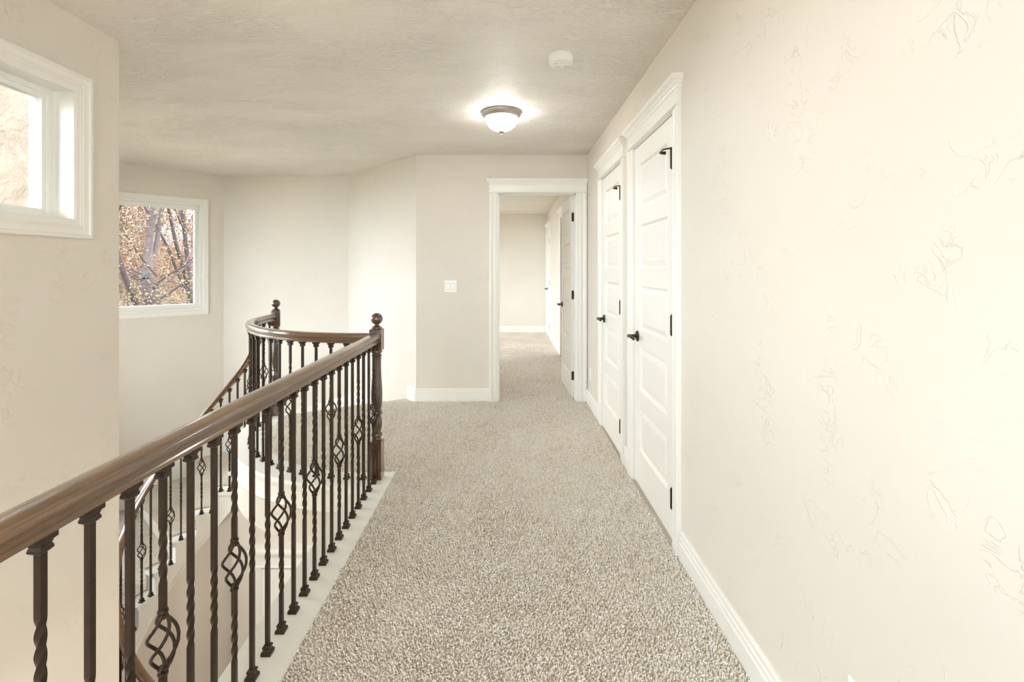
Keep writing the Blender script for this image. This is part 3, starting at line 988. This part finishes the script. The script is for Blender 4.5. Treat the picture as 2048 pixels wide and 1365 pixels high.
# smoke detector
sd = empty('smoke_detector', (0.280, 2.52, ZC))
tag(sd, 'round white smoke detector on the textured ceiling', 'smoke detector')
MB().lathe([(0.01, 0.0), (0.066, 0.0), (0.066, -0.008), (0.01, -0.008)], 40).build('base_plate', 'plastic', sd, smooth=35)
MB().lathe([(0.02, -0.008), (0.064, -0.008), (0.064, -0.034), (0.060, -0.043), (0.050, -0.047), (0.005, -0.048)], 40).build('housing', 'plastic', sd, smooth=35)
MB().lathe([(0.002, -0.047), (0.016, -0.047), (0.016, -0.050), (0.014, -0.051), (0.001, -0.051)], 20, (0.0, -0.012, 0)).build('test_button', 'plastic', sd, smooth=35)
for a in (-0.030, -0.012, 0.018, 0.034):
    MB().box(a, a + 0.012, 0.020 - abs(a) * 0.1, 0.024 - abs(a) * 0.1, -0.0492, -0.046).build('vent_slot', 'grey', sd)
MB().lathe([(0.0005, -0.047), (0.003, -0.047), (0.003, -0.0495), (0.0005, -0.050)], 10, (-0.030, -0.020, 0)).build('indicator', 'grey', sd)

# ------------------------------------------------------------------ switch and outlets
def plate(b, w, h, t=0.006, c=0.004):
    rings = [(-w / 2, w / 2, -h / 2, h / 2, 0.0005), (-w / 2, w / 2, -h / 2, h / 2, t - c * 0.6), (-w / 2 + c, w / 2 - c, -h / 2 + c, h / 2 - c, t)]
    b.rect_rings(rings, caps=True)
def light_switch(P, n):
    e = frame_empty('light_switch', P, n, kind=None)
    tag(e, 'white double rocker light switch on the wall left of the bedroom doorway', 'light switch')
    b = MB(); plate(b, 0.118, 0.118); b.build('cover_plate', 'plastic', e)
    for x in (-0.023, 0.023):
        MB().rect_rings([(x - 0.0175, x + 0.0175, -0.034, 0.034, 0.0055), (x - 0.0175, x + 0.0175, -0.034, 0.034, 0.0075), (x - 0.0165, x + 0.0165, -0.033, 0.033, 0.008)], caps=True).build('rocker_frame', 'grey', e)
        b = MB()
        b.loft([[(x - 0.0155, 0.008, -0.031), (x + 0.0155, 0.008, -0.031), (x + 0.0155, 0.008, 0.031), (x - 0.0155, 0.008, 0.031)],
                [(x - 0.0155, 0.0125, -0.031), (x + 0.0155, 0.0125, -0.031), (x + 0.0155, 0.0085, 0.031), (x - 0.0155, 0.0085, 0.031)]])
        b.build('rocker', 'plastic', e)
    return e
light_switch((-0.558, YB, 1.133), (0, -1))
def outlet(P, n, label):
    e = frame_empty('wall_outlet', P, n, kind=None)
    tag(e, label, 'outlet')
    b = MB(); plate(b, 0.072, 0.118); b.build('cover_plate', 'plastic', e)
    for z in (-0.02, 0.02):
        f = MB().rect_rings([(-0.0165, 0.0165, z - 0.0135, z + 0.0135, 0.0055), (-0.0165, 0.0165, z - 0.0135, z + 0.0135, 0.007), (-0.0155, 0.0155, z - 0.0125, z + 0.0125, 0.0078)], caps=True).build('receptacle', 'plastic', e)
        for x in (-0.0065, 0.0065):
            MB().box(x - 0.001, x + 0.001, 0.0077, 0.0082, z - 0.002, z + 0.006).build('slot', 'dark', f)
        MB().cyl((0, 0.0077, z - 0.0075), (0, 0.0082, z - 0.0075), 0.0024, 8).build('slot', 'dark', f)
    MB().cyl((0, 0.0055, 0), (0, 0.0072, 0), 0.003, 10).build('screw', 'plastic', e)
outlet((XR, 4.535, 0.305), (-1, 0), 'white wall outlet low beside the bedroom doorway corner')
outlet((XR, 1.065, 0.318), (-1, 0), 'white wall outlet low on the long bare right wall')

# ------------------------------------------------------------------ carpet pile
def carpet_pile(name, label, pts, h=0.012, r=0.0042):
    n = len(pts)
    rng = np.random.default_rng(3)
    # slow swirl of the nap
    sw = 1.3 * np.sin(pts[:, 0] * 2.3 + 1.1 * np.sin(pts[:, 1] * 1.7)) + 1.4 * np.cos(pts[:, 1] * 2.1 + pts[:, 0])
    ang = sw + rng.normal(0, 1.1, n)
    lean = rng.uniform(0.15, 1.05, n) * h
    hh = h * rng.uniform(0.65, 1.2, n)
    rr = r * rng.uniform(0.7, 1.25, n)
    ph = rng.uniform(0, 2 * np.pi, n)
    V = np.zeros((n, 7, 3), dtype=np.float32)
    dx, dy = np.cos(ang) * lean, np.sin(ang) * lean
    for k in range(3):
        a = ph + k * 2 * np.pi / 3
        V[:, k, 0] = pts[:, 0] + rr * 0.8 * np.cos(a); V[:, k, 1] = pts[:, 1] + rr * 0.8 * np.sin(a); V[:, k, 2] = -0.001
        V[:, 3 + k, 0] = pts[:, 0] + dx * 0.45 + rr * np.cos(a + 0.5); V[:, 3 + k, 1] = pts[:, 1] + dy * 0.45 + rr * np.sin(a + 0.5); V[:, 3 + k, 2] = hh * 0.62
    V[:, 6, 0] = pts[:, 0] + dx; V[:, 6, 1] = pts[:, 1] + dy; V[:, 6, 2] = hh
    fl = []
    for k in range(3):
        l = (k + 1) % 3
        fl += [(k, l, 3 + l), (k, 3 + l, 3 + k), (3 + k, 3 + l, 6)]
    F = (np.array(fl, dtype=np.int32)[None] + (np.arange(n, dtype=np.int32) * 7)[:, None, None]).reshape(-1)
    me = bpy.data.meshes.new(name)
    me.vertices.add(n * 7); me.vertices.foreach_set('co', V.reshape(-1))
    nl = len(F); me.loops.add(nl); me.loops.foreach_set('vertex_index', F)
    me.polygons.add(nl // 3)
    me.polygons.foreach_set('loop_start', np.arange(0, nl, 3, dtype=np.int32))
    me.polygons.foreach_set('use_smooth', np.ones(nl // 3, dtype=bool))
    me.update(calc_edges=True)
    me.materials.append(M['pile'])
    o = link(name, me)
    tag(o, label, 'carpet', kind='stuff')
    return o
def jitter_grid(x0, x1, y0, y1, sp):
    gx = np.arange(x0, x1, sp); gy = np.arange(y0, y1, sp)
    p = np.stack(np.meshgrid(gx, gy), -1).reshape(-1, 2)
    return p + np.random.uniform(-0.6, 0.6, p.shape) * sp
# hall + landing
p = jitter_grid(-2.05, XR, 0.7, YB + 0.2, 0.0082)
x, y = p[:, 0], p[:, 1]
hall = (x > STRIP_IN + 0.001) & (x < XR - 0.018) & ((y < YB - 0.018) | ((y < YB) & (x > -0.068) & (x < 0.655)))
din = np.hypot(x - CC[0], y - CC[1]) < RI - 0.001
ex, ey = EDGE_B[0] - EDGE_A[0], EDGE_B[1] - EDGE_A[1]
side = (x - EDGE_A[0]) * ey - (y - EDGE_A[1]) * ex
ne = (x - C_HALL[0]) * (T_N0[1] - C_HALL[1]) - (y - C_HALL[1]) * (T_N0[0] - C_HALL[0])
land = din & (side < -0.002) & ((y < YB - 0.018) | ((x < C_HALL[0] - 0.01) & (ne > 0.02))) & (x <= STRIP_IN + 0.001)
# keep within doorway / off casings
keep = (hall | land)
jam = (np.abs(y - YB) < 0.03) & (x > -0.18) & (x < -0.08)
carpet_pile('carpet_pile', 'beige shaggy carpet covering the upstairs hall and landing', p[keep & ~jam])
p = jitter_grid(-0.5, BXR, YB + 0.006, 8.2, 0.0105)
x, y = p[:, 0], p[:, 1]
thr = (y < YB + 0.14) & (x > -0.068) & (x < 0.655)
room = (y >= YB + 0.14) & (x < BXR - 0.018)
carpet_pile('carpet_pile', 'beige shaggy carpet in the bedroom beyond the doorway', p[thr | room], 0.012, 0.0054)

# ------------------------------------------------------------------ outside: lawn and trees
MB().box(-70, 40, -40, 80, ZL - 0.4, ZL - 0.25).build('ground', 'lawn', kind='structure')

rp = []
for i in range(25):
    xx = -95 + i * 5.2
    rp.append([(xx, 62 + 6 * math.sin(i * 0.5), ZL - 0.3), (xx, 72 + 6 * math.sin(i * 0.5), 2.6 + 1.6 * math.sin(i * 0.9) + 1.1 * math.sin(i * 2.3)), (xx, 90, ZL - 0.3)])
MB().loft(rp).build('hillside', 'hill', kind='structure', smooth=60)

def make_tree(seed, height, r0, lean, fork_z, spread=0.55, depth=6, leaf_n=1, suckers=5):
    rng = random.Random(seed)
    trunk, twig, leaf = MB(), MB(), []
    def branch(p, d, L, r, lev):
        n = 4 if lev < 3 else 3
        pts = [p]; rad = [r]
        dd = d.copy()
        for i in range(n):
            dd = (dd + Vector((rng.uniform(-1, 1), rng.uniform(-1, 1), rng.uniform(-0.6, 0.9))) * 0.16).normalized()
            pts.append(pts[-1] + dd * (L / n)); rad.append(r * (1 - 0.42 * (i + 1) / n))
        sides = 10 if lev == 0 else (7 if lev < 2 else (5 if lev < 4 else 3))
        (trunk if lev < 3 else twig).tube(pts, rad, sides)
        if lev >= depth - 2:
            for q in pts[1:]:
                for _ in range(leaf_n):
                    if rng.random() < 0.75:
                        leaf.append(q + Vector((rng.gauss(0, 0.09), rng.gauss(0, 0.09), rng.gauss(0, 0.09))))
        if lev >= depth: return
        kids = 3 if lev < 4 else 3
        if lev == 0: kids = 3
        for c in range(kids):
            i = n if c == 0 else rng.randint(max(1, n - 2), n)
            az = rng.uniform(0, 2 * math.pi)
            o = dd.orthogonal().normalized(); o2 = dd.cross(o)
            sp = spread * rng.uniform(0.5, 1.25) * (0.5 if c == 0 else 1.0)
            nd = (dd + (o * math.cos(az) + o2 * math.sin(az)) * sp + Vector((0, 0, 0.08))).normalized()
            branch(pts[i], nd, L * rng.uniform(0.60, 0.80), rad[i] * (0.80 if c == 0 else rng.uniform(0.45, 0.68)), lev + 1)
    d0 = Vector((lean[0], lean[1], 1)).normalized()
    branch(Vector((0, 0, -0.2)), d0, fork_z, r0, 0)
    # suckers along the trunk
    for _ in range(suckers):
        z = rng.uniform(0.50, 1.0) * fork_z
        az = rng.uniform(0, 6.28)
        branch(Vector((lean[0] * z, lean[1] * z, z)), Vector((math.cos(az), math.sin(az), 0.6)).normalized(), 1.5, r0 * 0.11, 2)
    lm = MB()
    for q in leaf:
        a = Vector((rng.uniform(-1, 1), rng.uniform(-1, 1), rng.uniform(-1, 1))).normalized() * rng.uniform(0.022, 0.048)
        b_ = a.orthogonal().normalized() * a.length * 0.5
        lm.add([q, q + a * 0.5 + b_, q + a, q + a * 0.5 - b_], [(0, 1, 2), (0, 2, 3)])
    return trunk, twig, lm
def simple_mesh(b, name, mat, smooth=True):
    me = bpy.data.meshes.new(name)
    me.from_pydata(b.v, [], b.f)
    me.materials.append(M[mat])
    if smooth: me.polygons.foreach_set('use_smooth', [True] * len(me.polygons))
    return me
GZ = ZL - 0.25
def tree_meshes(*a, leafmat='leaf_tan', **k):
    t, w, l = make_tree(*a, **k)
    return simple_mesh(t, 'trunk', 'bark'), simple_mesh(w, 'twigs', 'twig'), simple_mesh(l, 'foliage', leafmat, False)
def place_tree(ms, loc, rot, label, scale=1.0, group=None):
    e = empty('tree', (loc[0], loc[1], GZ), rot)
    e.scale = (scale,) * 3
    tag(e, label, 'tree', group)
    for nm, me in zip(('trunk', 'twigs', 'foliage'), ms):
        o = link(nm, me, e)
        if nm != 'trunk': o['kind'] = 'stuff'
    return e
TA = tree_meshes(11, 9, 0.185, (-0.10, 0.05), 4.9, leafmat='leaf_tan', leaf_n=2, depth=7, suckers=13)
TB = tree_meshes(23, 9, 0.14, (-0.12, 0.0), 4.4, leafmat='leaf_yel', leaf_n=1, suckers=10)
TC = tree_meshes(37, 7, 0.13, (0.08, 0.1), 2.3, leafmat='leaf_tan', leaf_n=2, depth=7)
TD = tree_meshes(51, 7, 0.09, (-0.05, 0.1), 2.0, leafmat='leaf_yel', leaf_n=1, depth=7, spread=0.75)
place_tree(TA, (-6.7, 9.6), 0.0, 'big bare tree with leaning trunk and tan leaves just outside the square window')
place_tree(TB, (-7.2, 11.6), 0.6, 'slimmer bare tree with yellow leaves behind the leaning trunk outside the window')
place_tree(TD, (-8.3, 10.3), 1.4, 'low dense twiggy sapling with olive leaves between the two nearest trunks', 1.1)
place_tree(TC, (-9.2, 11.6), 3.6, 'spreading many-branched tree with brown leaves right behind the sapling', 1.1)
for i, (x_, y_, r_, s_) in enumerate([(-10.5, 13.5, 1.0, 1.0), (-12.5, 15.0, 2.2, 1.15), (-9.5, 16.5, 3.0, 1.1), (-14.5, 17.5, 4.1, 1.3), (-15.0, 22.0, 5.2, 1.5), (-19.5, 21.0, 0.4, 1.5), (-19.0, 27.0, 2.9, 1.7)]):
    place_tree((TC, TB, TC)[i % 3], (x_, y_), r_, 'bare twiggy tree in the hazy row behind the two nearest trees', s_, 'distant trees outside the window')
